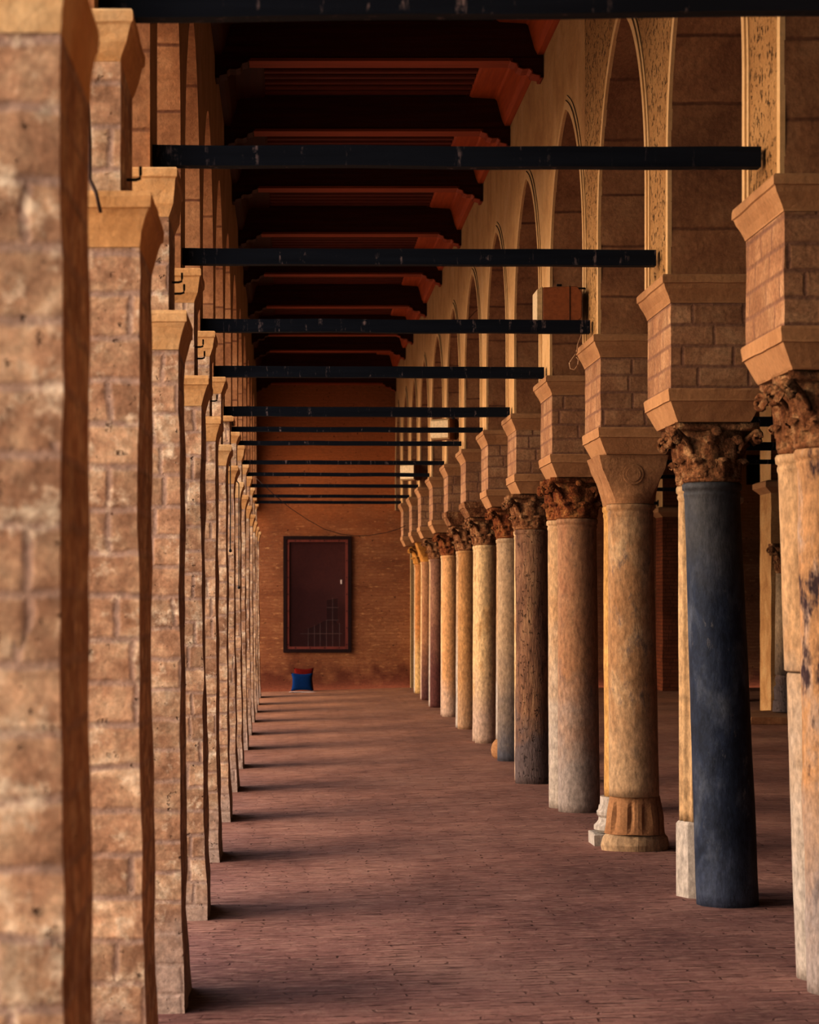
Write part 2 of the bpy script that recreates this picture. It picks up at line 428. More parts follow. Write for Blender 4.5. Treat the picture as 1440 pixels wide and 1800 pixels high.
bm = bmesh.new(); box(bm, OX0+.1, OX1-.1, WALL_Y+.0, WALL_Y+.01, OZ0+.1, OZ1-.1); child(mk('pane', bm, M['glass']), wr)
bm = bmesh.new(); box(bm, (600-505)*WALL_Y/4000-.02, (600-505)*WALL_Y/4000+.02, WALL_Y-.02, WALL_Y-.001, 2.37, 2.47); bevel(bm, .004, 1); child(mk('glass_glint', bm, M['cloth']), wr)  # pale box standing in for a bright glint on the glass
# grille and dark shape behind the pane
def uX(u): return (u-505)*WALL_Y/4000
def vZ(v): return CAMZ+(1055-v)*WALL_Y/4000
g = root('grille', (uX(570), WALL_Y+.12, OZ0))
tag(g, 'thin grey metal grille dimly seen behind the dark glass', 'grille')
for u, v0 in ((542, 1104), (553, 1098), (563, 1095), (574, 1090), (585, 1050), (597, 1095)):
    bm = bmesh.new(); box(bm, uX(u)-.006, uX(u)+.006, WALL_Y+.115, WALL_Y+.13, OZ0+.001, vZ(v0)); child(mk('upright', bm, M['bars']), g)
for u0, u1, v in ((528, 602, 1114), (574, 596, 1090), (574, 596, 1068)):
    bm = bmesh.new(); box(bm, uX(u0), uX(u1), WALL_Y+.10, WALL_Y+.114, vZ(v)-.006, vZ(v)+.006); child(mk('rail', bm, M['bars']), g)
bm = bmesh.new()
prism(bm, [(uX(542), OZ0+.001), (uX(599), OZ0+.001), (uX(597), vZ(1100)), (uX(590), vZ(1091)), (uX(570), vZ(1092)), (uX(556), vZ(1100)), (uX(542), vZ(1106))], 'y', WALL_Y+.2, WALL_Y+.4)
prism(bm, [(uX(575), vZ(1091.5)), (uX(594), vZ(1091.5)), (uX(594), vZ(1052)), (uX(575), vZ(1055))], 'y', WALL_Y+.25, WALL_Y+.35)
tag(mk('covered_furniture', bm, M['tank']), 'dark covered shape standing low behind the glass of the window', 'furniture')

# small dark window high in the far aisle
def wX(u, Y=WALL_Y): return (u-505)*Y/4000
w2 = root('window_2', (wX(1324), WALL_Y, 4.6)); struct(w2)
child(mk('window_frame', frame_mesh(wX(1312), wX(1338), vZ(852), vZ(800), .04, WALL_Y-.05, WALL_Y-.002), M['frame_dark']), w2)
bm = bmesh.new(); box(bm, wX(1312)+.041, wX(1338)-.041, WALL_Y-.02, WALL_Y-.004, vZ(852)+.041, vZ(800)-.041)
child(mk('pane', bm, M['tank']), w2)

# ------------------------------------------------------------------ ceiling
bm = bmesh.new(); box(bm, XL2, XR2, -4, WALL_Y+.6, ZTOP, ZTOP+.2)
CE = struct(mk('ceiling', bm, M['ceil']))
bm = bmesh.new(); box(bm, XR2, 14, -4, WALL_Y+.6, 7.3, 7.5); struct(mk('ceiling_aisle', bm, M['dark_brick']))
bm = bmesh.new(); box(bm, 13.6, 14, -4, WALL_Y, -.1, 7.3); struct(mk('wall_aisle', bm, M['dark_brick']))
BY = [8.2, 11.6, 15.1, 18.5, 22.0, 25.3, 28.8, 32.4, 36.4, 40.4, 44.7, 47.6, 51.75]
BW = .26
ZB = 7.21
gname = 'carved ceiling beams over the gallery'
vis = 0
for k, y in enumerate(BY):
    zb = 6.92 if k == len(BY)-1 else ZB
    r = root('ceiling_beam', (.87, y, zb))
    if k < 4: lab = None
    bm = bmesh.new(); box(bm, XL+.003, XR-.003, y, y+BW, zb+.03, 7.745 if k == len(BY)-1 else 7.6)
    child(mk('beam_body', bm, M['beam_dark']), r)
    bm = bmesh.new(); box(bm, XL+.33, XR-.30, y-.012, y+BW+.012, zb, zb+.03)
    child(mk('bottom_trim', bm, M['beam_trim']), r)
    for sx, x0 in ((1, XL+.003), (-1, XR-.003)):
        prof = [(0, .03), (.33, .03), (.30, -.005), (.25, -.02), (.235, -.06), (.19, -.075), (.13, -.07), (.105, -.09), (.10, -.12), (.03, -.135), (.025, -.16), (0, -.16)]
        bm = bmesh.new(); prism(bm, [(x0+sx*a, zb+b) for a, b in prof], 'y', y-.01, y+BW+.01)
        cb = child(mk('corbel', bm, M['beam_dark']), r)
        # painted edge
        bm = bmesh.new(); pf = prof[1:]
        for p, q in zip(pf, pf[1:]):
            prism(bm, [(x0+sx*p[0], zb+p[1]), (x0+sx*q[0], zb+q[1]), (x0+sx*(q[0]+.012), zb+q[1]-.008), (x0+sx*(p[0]+.012), zb+p[1]-.008)], 'y', y-.025, y+BW*.9)
        mk('corbel_edge', bm, M['beam_trim' if sx < 0 else 'beam_dark'], cb)  # left edges take the dark colour to paint in that side's shade
    if k < 4:
        tag(r, 'dark red wooden ceiling beam above the camera end of the gallery', 'beam', gname)
    else:
        j = k-4
        lab = 'dark wooden ceiling beam with scrolled ends, '+(('%s beam in view from the camera end' % ORD[j]) if k < len(BY)-1 else 'lower one resting against the end wall')
        tag(r, lab, 'beam', gname)
# unseen beams above the frame are left out
for o in [o for o in COL.objects if o.name.startswith('ceiling_beam') and o.location.y < 18]:
    for c in list(o.children_recursive): bpy.data.objects.remove(c)
    bpy.data.objects.remove(o)
# slats between beams, one panel per bay
for k in range(3, len(BY)-1):
    a, b = BY[k]+BW, BY[k+1]
    bm = bmesh.new(); n = max(3, int((b-a)/.24)); 
    for j in range(n):
        y = a+(j+.5)*(b-a)/n
        prism(bm, [(y-.06, 7.62), (y-.05, 7.60), (y+.05, 7.60), (y+.06, 7.62), (y+.06, 7.66), (y-.06, 7.66)], 'x', XL+.05, XR-.05)
    mk('slat_panel', bm, M['slat'], CE)
# sloping cove boards along both walls
M['cove_shaded'] = wood('cove_shaded_wood', L(66, 26, 14), L(90, 36, 18), 1, .6)  # darker copy of the cove wood, shade of the left side painted in
for nm, xw, sx in (('trim_2', XR-.002, -1), ('trim_3', XL+.002, 1)):
    bm = bmesh.new()
    for k in range(3, len(BY)-1):
        a, b = BY[k]+BW+.014, BY[k+1]-.014
        prism(bm, [(xw, 7.68), (xw+sx*.46, 7.68), (xw+sx*.455, 7.60), (xw+sx*.43, 7.585), (xw+sx*.17, 7.57), (xw+sx*.15, 7.55), (xw+sx*.09, 7.33), (xw+sx*.06, 7.27), (xw, 7.27)], 'y', a, b)
    struct(mk(nm, bm, M['cove' if sx < 0 else 'cove_shaded']))

# ------------------------------------------------------------------ left piers
pl = []
for i in iL:
    y0 = N[i]+LN; y1 = y0+LD
    lean = {-2: (-.508, -.49), -1: (-.532, -.508), 0: (-.552, -.53), 1: (-.562, -.535)}.get(i, (-.565-.004*i, -.54-.004*i))
    r = root('brick_pier', (-.85, y0+.35, fz(-.5)))
    # shaft
    nz = 34; bm = bmesh.new(); rings = []
    zb, zt = fz(-.8)-.06, 3.27
    xo = -1.16
    nxx, nyy = 7, 8
    for k in range(nz+1):
        z = zb+(zt-zb)*k/nz
        f = (z-zb)/(zt-zb); xi = lean[1]+(lean[0]-lean[1])*min(1, f*1.6)
        fl = .018*max(0, 1-f*7)
        a, b, c, d = xo, xi+fl, y0-fl, y1+fl
        pts = [(a+(b-a)*q/nxx, c) for q in range(nxx)]+[(b, c+(d-c)*q/nyy) for q in range(nyy)]+[(b-(b-a)*q/nxx, d) for q in range(nxx)]+[(a, d-(d-c)*q/nyy) for q in range(nyy)]
        rings.append([bm.verts.new((x, y, z)) for x, y in pts])
    n = len(rings[0])
    for p, q in zip(rings, rings[1:]):
        for s in range(n): bm.faces.new((p[s], p[(s+1) % n], q[(s+1) % n], q[s]))
    bm.faces.new(rings[0]); bm.faces.new(rings[-1])
    for v in bm.verts:
        if v.co.z > zt-.01: continue
        d = mn.noise_vector(v.co*4.5+Vector((i*3.1, 0, i)))*.011+mn.noise_vector(v.co*1.4+Vector((i, 5, 0)))*.008
        v.co.x += d.x; v.co.y += d.y
    child(mk('pier_shaft', bm, M['pier']), r)
    xi = lean[0]
    off = random.uniform(.62, .78) if i > -2 else .35
    bm = loft_rect(xo, xi, y0, y1, [(3.272, 0), (3.285, .002), (3.33, .015*off), (3.38, .038*off), (3.405, .055*off), (3.41, .066*off), (3.45, .070*off), (3.468, .062*off)], 5, 5)
    wob(bm, .008, 9, i, lambda c: c.z > 3.3 and c.z < 3.46)
    child(mk('lower_moulding', bm, M['mould_l']), r)
    bx = min(-.605, xi-.05)
    bm = loft_rect(-1.14, bx, y0+.06, y1-.06, [(3.469, 0), (3.6, 0), (3.75, 0), (3.9, 0), (3.955, 0)], 4, 5)
    wob(bm, .005, 8, i+.5, lambda c: 3.5 < c.z < 3.94)
    child(mk('impost_core', bm, M['pier']), r)
    t = topL[i] if i >= -1 else 4.15
    bm = loft_rect(-1.14, bx, y0+.06, y1-.06, [(3.956, 0), (3.97, .005), (4.02, .025), (t-.06, .036), (t-.05, .045), (t-.012, .047), (t-.002, .04)], 5, 5)
    wob(bm, .005, 9, i+.2, lambda c: 3.97 < c.z < t-.01)
    child(mk('upper_moulding', bm, M['mould_l']), r)
    k = i+2
    lab = {0: 'large blurred stone pier closest to the camera, its foot out of sight',
           1: 'second stone pier from the camera, with a cable hanging down its front',
           2: 'third stone pier from the camera, standing with dark stained foot on the floor',
           }.get(k, '%s stone pier from the camera in the courtyard-side row' % ORD[k])
    tag(r, lab, 'pier', 'stone piers along the courtyard side')

# hooks on the piers
def hook(x, y, z, lab):
    bm = bmesh.new(); s = .03
    tube(bm, [(x, y, z), (x+.035, y, z), (x+.05, y, z+.005), (x+.052, y, z+.02), (x+.052, y, z+.05)], .006, 6)
    o = mk('iron_hook', bm, M['iron']); tag(o, lab, 'hook', 'iron hooks on the piers'); return o
hook(-.60, 8.5, 3.57, 'small black iron hook on the second stone pier from the camera')
hook(-.60, 11.85, 3.655, 'small black iron hook on the third stone pier, upper one')
hook(-.60, 12.1, 3.63, 'small black iron hook on the third stone pier, lower one')
hook(-.61, 15.1, 3.68, 'small black iron hook on the fourth stone pier, upper one')
hook(-.61, 15.35, 3.63, 'small black iron hook on the fourth stone pier, lower one')
hook(-.62, 18.4, 3.61, 'small black iron hook on the fifth stone pier')
# hanging cables on piers
def cable(name, pts, r, mat, lab, cat='cable'):
    bm = bmesh.new(); tube(bm, pts, r, 6); return tag(mk(name, bm, mat, smooth=True), lab, cat)
yy = N[-1]+LN-.03
px = lambda u, y: (u-505)*y/4000
pz = lambda v, y: CAMZ+(1055-v)*y/4000
cable('hanging_cable', [(px(148, yy), yy-.02, 4.3), (px(153, yy), yy, pz(150, yy)), (px(158, yy), yy, pz(250, yy)), (px(160, yy), yy-.05, pz(320, yy)), (px(172, yy), yy-.08, pz(345, yy)), (px(180, yy), yy-.08, pz(380, yy))], .007, M['cable'],
      'dark cable hanging down the front of the second stone pier')
for u, va, vb, yc, lab in ((405, 820, 966, 24.2, 'thin iron rod hanging beside the seventh stone pier'), (420, 850, 1031, 27.5, 'thin iron rod hanging beside the eighth stone pier')):
    bm = bmesh.new(); x = px(u, yc)
    tube(bm, [(x, yc, pz(va, yc)), (x, yc, pz(vb, yc))], .006, 6)
    lathe([(pz(vb, yc)-.03, .004), (pz(vb, yc)-.02, .016), (pz(vb, yc), .012), (pz(vb, yc)+.01, .004)], 8, x, yc, bm=bm)
    # arm back to the pier
    tube(bm, [(x, yc, pz(va, yc)), (x-.1, yc+.05, pz(va, yc)+.12)], .006, 6)
    tag(mk('hanging_rod', bm, M['iron']), lab, 'rod')

# ------------------------------------------------------------------ tie beams
for i in idx:
    y = N[i]+DEP/2+(.0 if i >= 0 else 0); h = RT[i]
    bm = bmesh.new()
    x0, x1 = XL+.002, XR-.026
    n = 24; rings = []
    for k in range(n+1):
        x = x0+(x1-x0)*k/n; dz = .006*mn.noise(Vector((x*1.5, i*9, 0))) + (.012 if i >= 0 else -.03)*(.5-k/n)
        rings.append([bm.verts.new((x, y+a, RZ[i]+dz+b)) for a, b in ((-.045, -h), (.045, -h), (.045, h), (-.045, h))])
    for a, b in zip(rings, rings[1:]):
        for q in range(4): bm.faces.new((a[q], a[(q+1) % 4], b[(q+1) % 4], b[q]))
    bm.faces.new(rings[0]); bm.faces.new(rings[-1])
    k = i+1
    tag(mk('tie_beam', bm, M['rod']), ('thick black tie beam closest overhead, across the very top of the view' if k == 0 else 'black wooden tie beam across the gallery, %s one whole in view from the camera' % (ORD[k-1] if k > 1 else 'first')), 'tie beam', 'black tie beams across the gallery')

# ------------------------------------------------------------------ right supports
def mat_col(i, a, b, c=None, low=None, high=None, spots=None, bump=.008, stretch=(1, 1, .5), fine=.42, rough=.78, scale=4.5, pits=None):
    spots = spots or (11, tuple(x*.55 for x in a[:3])+(1,), .58, .78)
    return stone('column_stone_%s' % i, [a, b]+([c] if c else []), scale, stretch, bump, 18, rough, None, low, high, spots, pits, fine, .3)
CM = {
 0: mat_col('veined', L(166, 126, 90), L(188, 146, 104), L(180, 156, 138), low=(L(172, 156, 146), .3, 1.3), spots=(2.6, L(74, 52, 52), .53, .60), bump=.012, stretch=(1.3, 1.3, .6)),
 '0b': mat_col('split_marble', L(178, 142, 104), L(198, 164, 126), low=(L(186, 172, 158), .6, 1.9)),
 1: mat_col('blue', L(28, 34, 48), L(46, 54, 72), L(92, 96, 106), low=(L(84, 90, 106), -.2, .35), spots=(13, L(132, 126, 124), .62, .78), high=(L(84, 80, 78), 2.0, 2.9), rough=.6, scale=5),
 '1b': mat_col('fluted_white', L(178, 144, 106), L(204, 172, 132)),
 2: mat_col('cream_grey', L(158, 118, 80), L(176, 138, 100), L(194, 164, 128), spots=(9, L(112, 96, 90), .56, .72), low=(L(186, 156, 122), .4, 1.4)),
 '2b': mat_col('ochre_slim', L(186, 142, 84), L(206, 164, 106), spots=(6, L(150, 96, 48), .58, .72)),
 3: mat_col('ochre_brown', L(150, 108, 78), L(172, 132, 98), L(164, 120, 88), low=(L(166, 150, 138), .5, 1.3), spots=(5, L(110, 84, 76), .58, .74)),
 '3b': mat_col('pale_pair', L(180, 142, 104), L(196, 164, 126), low=(L(184, 168, 152), .8, 1.8)),
 4: mat_col('rough_taupe', L(108, 76, 58), L(156, 116, 88), L(176, 138, 104), bump=.025, low=(L(122, 104, 98), .5, .9), stretch=(2.6, 2.6, .5), pits=(24, .60, .78, .35)),
 5: mat_col('slim_grey', L(168, 138, 106), L(186, 158, 126), low=(L(96, 92, 96), .0, 1.5), spots=(9, L(90, 80, 80), .62, .74)),
 6: mat_col('cream_six', L(188, 146, 96), L(210, 178, 134), L(200, 166, 124), low=(L(188, 160, 138), .2, 1.2)),
 7: mat_col('tan_seven', L(170, 124, 76), L(192, 148, 98), low=(L(182, 148, 116), .1, .9)),
 8: mat_col('peach_eight', L(196, 146, 98), L(208, 162, 112), spots=(3, L(120, 70, 50), .66, .7), low=(L(196, 166, 142), .1, .9)),
 9: mat_col('porphyry', L(140, 100, 78), L(164, 122, 92), low=(L(106, 62, 52), .6, 2.2), spots=(40, L(70, 44, 44), .6, .7)),
 10: mat_col('porphyry_far', L(160, 112, 76), L(176, 130, 90), low=(L(100, 60, 50), .2, 1.4), spots=(40, L(80, 50, 46), .6, .7)),
 11: mat_col('golden', L(180, 122, 64), L(196, 138, 80), low=(L(206, 168, 112), .4, 1.6)),
}
CAPM = {
 'tan': stone('capital_tan', [L(120, 74, 46), L(168, 118, 80), L(210, 168, 122)], 11, bump=.035, bscale=30, fine=.6),
 'orange': stone('capital_orange', [L(110, 56, 34), L(160, 98, 58), L(194, 142, 88)], 11, bump=.035, bscale=30, fine=.6),
 'gold': stone('capital_gold', [L(150, 96, 44), L(196, 142, 74), L(206, 156, 92)], 5, bump=.01, bscale=24, fine=.25),
 'sand': stone('capital_sand', [L(156, 114, 80), L(180, 138, 100)], 4, bump=.008, bscale=24, fine=.25),
}
def leaf(bm, ang, z0, h, w0, bell, curl, sy):
    nu, nv = 7, 10; grid = []
    for v in range(nv+1):
        s = v/nv; row = []
        ww = w0*(math.sin(PI*min(1, .18+s*.78))**.6)*(1+.16*math.sin(s*PI*7))
        c = max(0, (s-.55)/.45)
        z = z0+h*(s-.42*c*c*c)
        rr = bell(z)+.012+curl*c*c
        for u in range(nu+1):
            t = -1+2*u/nu
            a = ang+t*ww
            r = rr+.014*(1-abs(t))-.012*t*t+.005*math.cos(t*9)
            row.append(bm.verts.new((r*math.cos(a), r*math.sin(a), z-.02*t*t*c)))
        grid.append(row)
    for a, b in zip(grid, grid[1:]):
        for u in range(nu): bm.faces.new((a[u], a[u+1], b[u+1], b[u]))
def corinthian(H, rb, half, seed=0, rows=2, squash=.7):
    bm = bmesh.new()
    rt = half*.86
    bell = lambda z: rb*.98+(rt-rb)*max(0, min(1, z/H))**2.2
    lathe([(0, rb*.98), (.012, rb*1.06), (.03, rb*1.06), (.036, rb)]+[(H*k/10, bell(H*k/10)) for k in range(2, 10)], 24, bm=bm)
    for rw in range(rows):
        for k in range(8):
            a = 2*PI*(k+.5*rw)/8+.2
            leaf(bm, a, .03+rw*.06, H*(.46+.30*rw), .36 if rw == 0 else .34, bell, .05+.02*rw, squash)
    # corner volutes + middle helices
    for k in range(4):
        a = PI/4+k*PI/2
        rr = half*1.28
        pts = []
        for q in range(26):
            t = q/25
            if t < .45:
                s = t/.45; r = rb+.03+(rr-rb-.03)*s**1.6; z = H*(.5+.36*s)
            else:
                s = (t-.45)/.55; th = s*2.4*PI; rad = .045*(1-.72*s)
                r = rr+rad*math.sin(th); z = H*.86-.045+rad*math.cos(th)
            pts.append((r*math.cos(a), r*math.sin(a), z))
        tube(bm, pts, .017, 6)
    for k in range(4):
        a = k*PI/2; r = bell(H*.8)+.025
        bmesh.ops.create_icosphere(bm, subdivisions=2, radius=.035, matrix=__import__('mathutils').Matrix.Translation((r*math.cos(a), r*math.sin(a), H*.86)))
    # abacus with concave sides
    za, zb = H*.87, H
    ring = []
    for k in range(4):
        a0 = PI/4+k*PI/2
        for t in range(8):
            s = t/8; p0 = Vector((math.cos(a0), math.sin(a0)))*half*1.36; p1 = Vector((math.cos(a0+PI/2), math.sin(a0+PI/2)))*half*1.36
            p = p0.lerp(p1, s); inn = 1-.14*math.sin(PI*s)
            ring.append(p*inn)
    lo = [bm.verts.new((p.x*.93, p.y*.93, za)) for p in ring]; md = [bm.verts.new((p.x, p.y, za+.02)) for p in ring]; hi = [bm.verts.new((p.x, p.y, zb)) for p in ring]
    n = len(ring)
    for A, B in ((lo, md), (md, hi)):
        for i in range(n): bm.faces.new((A[i], A[(i+1) % n], B[(i+1) % n], B[i]))
    bm.faces.new(lo); bm.faces.new(hi)
    for v in bm.verts:
        f = v.co.z/H
        v.co.y *= 1-(1-squash)*min(1, f*1.1)
        if v.co.z < H-.001:
            d = mn.noise_vector(v.co*14+Vector((seed*5.1, seed, 3)))*.006
            v.co.x += d.x; v.co.y += d.y*.6; v.co.z += d.z if .02 < v.co.z < H-.03 else 0
        lim = .205
        v.co.y = max(-lim, min(lim, v.co.y)) if f > .3 else v.co.y
    return bm
def basket(H, rb, half, medal=True, squash=.7):
    bm = bmesh.new(); n = 48; rings = []
    def sq(a): return 1/max(abs(math.cos(a)), abs(math.sin(a)))
    for k in range(15):
        s = k/14; z = H*s; m = min(1, s*1.4)
        r = rb+(half-rb)*s**1.15
        ring = []
        for i in range(n):
            a = 2*PI*i/n; kk = (1-m)+m*min(sq(a), 1.36)
            rib = 1+.03*max(0, math.cos((a % (PI/2)-PI/4)*16))*(abs((a % (PI/2))-PI/4) < .32)*math.sin(PI*s)
            rr = r*kk*rib
            ring.append(bm.verts.new((rr*math.cos(a), rr*math.sin(a), z)))
        rings.append(ring)
    for p, q in zip(rings, rings[1:]):
        for i in range(n): bm.faces.new((p[i], p[(i+1) % n], q[(i+1) % n], q[i]))
    bm.faces.new(rings[0]); bm.faces.new(rings[-1])
    for v in bm.verts:
        v.co.y *= 1-(1-squash)*min(1, v.co.z/H*1.1)
        v.co.y = max(-.205, min(.205, v.co.y)) if v.co.z > .3*H else v.co.y
    if medal:
        for rr, dd in ((.082, .016), (.066, .006), (.058, .022)):
            yf = -.185-dd
            ring = [bm.verts.new((rr*math.cos(2*PI*i/20)-.005, yf, H*.60+rr*math.sin(2*PI*i/20))) for i in range(20)]
            ring2 = [bm.verts.new((1.1*rr*math.cos(2*PI*i/20)-.005, -.15, H*.60+1.1*rr*math.sin(2*PI*i/20))) for i in range(20)]
            bm.faces.new(ring)
            for i in range(20): bm.faces.new((ring[i], ring[(i+1) % 20], ring2[(i+1) % 20], ring2[i]))
    return bm

CAPZ0, CAPZ1 = 2.77, 3.155
def column(i, which, cx, cy, rb, rt, lean, mat, capmat, label, cap='cor', base=None, flute=False, split=None, capz0=CAPZ0, z0=None, rough=0., half=.29, group='marble columns carrying the inner arcade'):
    zf = fz(cx)-.01
    r = root('marble_column', (cx, cy, zf))
    def shear(bm, zref):
        for v in bm.verts: v.co.x -= lean*(v.co.z-0)/2.77
        return bm
    zb = zf
    if base == 'plinth':      # tall octagonal block
        bm = lathe([(zf, rb*1.16), (zf+.5, rb*1.14), (zf+.52, rb*1.05)], 8, cx, cy, shape=lambda a, z: 1)
        child(mk('base', shear(bm, 0), M['pale_strip'] if False else CM['0b']), r); zb = zf+.521
    elif base == 'attic':
        bm = loft_rect(cx-.25, cx+.20, cy-.17, cy+.17, [(zf, 0), (zf+.10, .0), (zf+.105, -.01)], 3, 3)
        wob(bm, .012, 7, 3)
        lathe([(zf+.106, .175), (zf+.13, .20), (zf+.16, .20), (zf+.18, .18), (zf+.20, .165), (zf+.23, .16), (zf+.25, .175), (zf+.275, .178), (zf+.29, .165), (zf+.33, .158), (zf+.33, .150), (zf+.40, .148)], 24, cx-.03, cy, bm=bm)
        child(mk('base', bm, CM['0b']), r); zb = zf+.401
    elif base == 'reused':    # round rough slab and flared carved block
        bm = lathe([(zf-.02, .262), (zf+.05, .275), (zf+.11, .262), (zf+.135, .24)], 28, cx, cy)
        for v in bm.verts: v.co.y = cy+(v.co.y-cy)*.74
        wob(bm, .015, 6, 4)
        child(mk('base', bm, CM['2b' if False else 2]), r)
        n = 48
        def fl(a, z):
            s = (z-zf-.14)/.30
            g = 1+.05*math.sin(PI*max(0, min(1, s)))
            for c in (PI*1.42, PI*1.60, PI*1.22, PI*1.8, 0.3, 1.2, 2.2, 3.0):
                d = (a-c+PI) % (2*PI)-PI
                g -= .15*math.exp(-(d/.085)**2)*math.sin(PI*max(0, min(1, s*1.05)))
            return g
        bm = lathe([(zf+.14+.30*k/10, .243-.042*(k/10)**.75) for k in range(11)], n, cx, cy, shape=fl)
        for v in bm.verts: v.co.y = cy+(v.co.y-cy)*.82
        wob(bm, .006, 9, 6)
        child(mk('carved_block', bm, CAPM['sand'], smooth=False), r); zb = zf+.441
    elif base == 'bulb':
        bm = lathe([(zf, rb*1.05), (zf+.04, rb*1.35), (zf+.12, rb*1.45), (zf+.2, rb*1.3), (zf+.25, rb*1.02)], 24, cx, cy)
        child(mk('base', bm, CAPM['sand'], smooth=True), r); zb = zf+.251
    # shaft
    nring = 30; n = 84 if flute else 32
    prof = []
    zt = capz0-.001
    for k in range(nring+1):
        s = k/nring; z = zb+(zt-.11-zb)*s
        prof.append((z, rb+(rt-rb)*s**1.3))
    prof += [(zt-.10, rt), (zt-.085, rt*1.03), (zt-.07, rt*1.03), (zt-.055, rt*1.0), (zt-.045, rt*1.07), (zt-.015, rt*1.08), (zt, rt*1.03)]
    shp = (lambda a, z: 1-.13*abs(math.sin(a*7))**.8 if z < zt-.09 else 1) if flute else None
    if split:
        a = [p for p in prof if p[0] < split-.006]; b = [p for p in prof if p[0] > split+.006]
        a += [(split-.012, a[-1][1]*.99), (split-.004, a[-1][1]*.96)]
        b = [(split+.001, b[0][1]*.99), (split+.01, b[0][1]*1.07)]+[(z, q*1.06) for z, q in b]
        segs = [(a, 'shaft'), (b, 'upper_drum')]
    else: segs = [(prof, 'shaft')]
    for pf, nm in segs:
        bm = lathe(pf, n, cx, cy, shape=shp)
        am = .003+rough
        for v in bm.verts:
            if abs(v.co.z-zt) < .1: continue
            d = mn.noise_vector(v.co*2.2+Vector((i*3, 1, 0)))*am+mn.noise_vector(v.co*9)*am*.5
            v.co.x += d.x; v.co.y += d.y
        child(mk(nm, shear(bm, 0), mat, smooth=True), r)
    H = CAPZ1-capz0
    bm = corinthian(H, rt*1.02, half, i) if cap == 'cor' else basket(H, rt*1.05, half*1.0, medal=(cap == 'medal'))
    if cap == 'cor2': pass
    for v in bm.verts: v.co += Vector((cx-lean, cy, capz0))
    for v in bm.verts: v.co.x = max(v.co.x, XR-.11 if v.co.z > CAPZ1-.12 else -9)
    child(mk('capital', bm, capmat, r if False else None, smooth=(cap == 'cor')), r)
    tag(r, label, 'column', group)
    return r
# i: left edge x at floor, rb, rt, lean
FR = {0: (2.66, .20, .185, .07), 1: (2.695, .203, .18, .105), 2: (2.59, .20, .178, .035), 3: (2.57, .197, .183, .02), 4: (2.50, .197, .185, .01), 5: (2.62, .17, .16, .0),
      6: (2.63, .165, .15, 0), 7: (2.65, .16, .15, 0), 8: (2.66, .155, .145, 0), 9: (2.665, .15, .14, 0), 10: (2.69, .145, .135, 0), 11: (2.74, .14, .13, 0)}
RR = {0: (2.70, .175, .165, .10), 1: (2.66, .17, .155, .03), 2: (2.61, .14, .13, .02), 3: (2.53, .19, .18, .02), 4: (2.53, .15, .14, .01), 5: (2.64, .14, .13, 0)}
capk = {0: 'tan', 1: 'tan', 2: 'sand', 3: 'orange', 4: 'tan', 5: 'orange', 6: 'tan', 7: 'tan', 8: 'orange', 9: 'tan', 10: 'gold', 11: 'gold'}
flab = {0: 'purple and white veined marble column, front one of the closest pair',
        1: 'thick blue-black marble column standing without a base',
        2: 'cream-grey column on a carved flared block with a round medallion on its capital',
        3: 'thick ochre-brown column with whitewashed foot and orange leafy capital',
        4: 'rough taupe weathered column with smooth grey patch near its foot',
        5: 'slim grey column turning blue-black at the foot',
        6: 'cream marble column between the slim grey and the plain tan columns',
        7: 'plain tan column with dark leafy capital, eighth pair from the camera',
        8: 'peach column with dark cracks across it',
        9: 'purple-brown speckled column, closer of the two purple ones',
        10: 'purple-brown speckled column farther along, under a smooth flared golden capital',
        11: 'golden-yellow column last before the end wall'}
for i in range(0, 12):
    xl, rb, rt, lean = FR[i]
    cy = N[i]+.27
    column(i, 'f', xl+rb, cy, rb, rt, lean, CM[i], CAPM[capk[i]], flab[i], cap={2: 'medal', 10: 'basket'}.get(i, 'cor'),
           base={2: 'reused'}.get(i), rough={4: .010, 0: .006}.get(i, 0), half=.285 if i < 5 else .26)
    xl, rb, rt, lean = RR.get(i, (FR[i][0], .14, .13, 0))
    mat = CM.get('%db' % i, CM['3b'] if i % 2 else CM[6])
    lb = {0: 'pale marble column of two stacked drums behind the veined one', 1: 'white fluted column behind the blue-black one',
          2: 'slender ochre column on a moulded base and square plinth', 3: 'pale smooth column just behind the thick ochre-brown one',
          4: 'pale slender column mostly hidden behind the rough taupe one', 5: 'slender column with a bulging round base behind the slim grey one'}
    lbl = lb.get(i) or 'pale slender column mostly hidden behind the %s' % {6: 'cream marble column', 7: 'plain tan column', 8: 'cracked peach column', 9: 'closer purple-brown column', 10: 'farther purple-brown column', 11: 'golden-yellow column'}[i]
    column(i+20, 'r', xl+rb, N[i]+.70, rb, rt, lean, mat, CAPM[capk[i]], lbl, cap={2: 'basket', 10: 'basket'}.get(i, 'cor'),
           base={1: 'plinth', 2: 'attic', 5: 'bulb'}.get(i), flute=(i == 1), split=1.62 if i == 0 else None, half=.25)

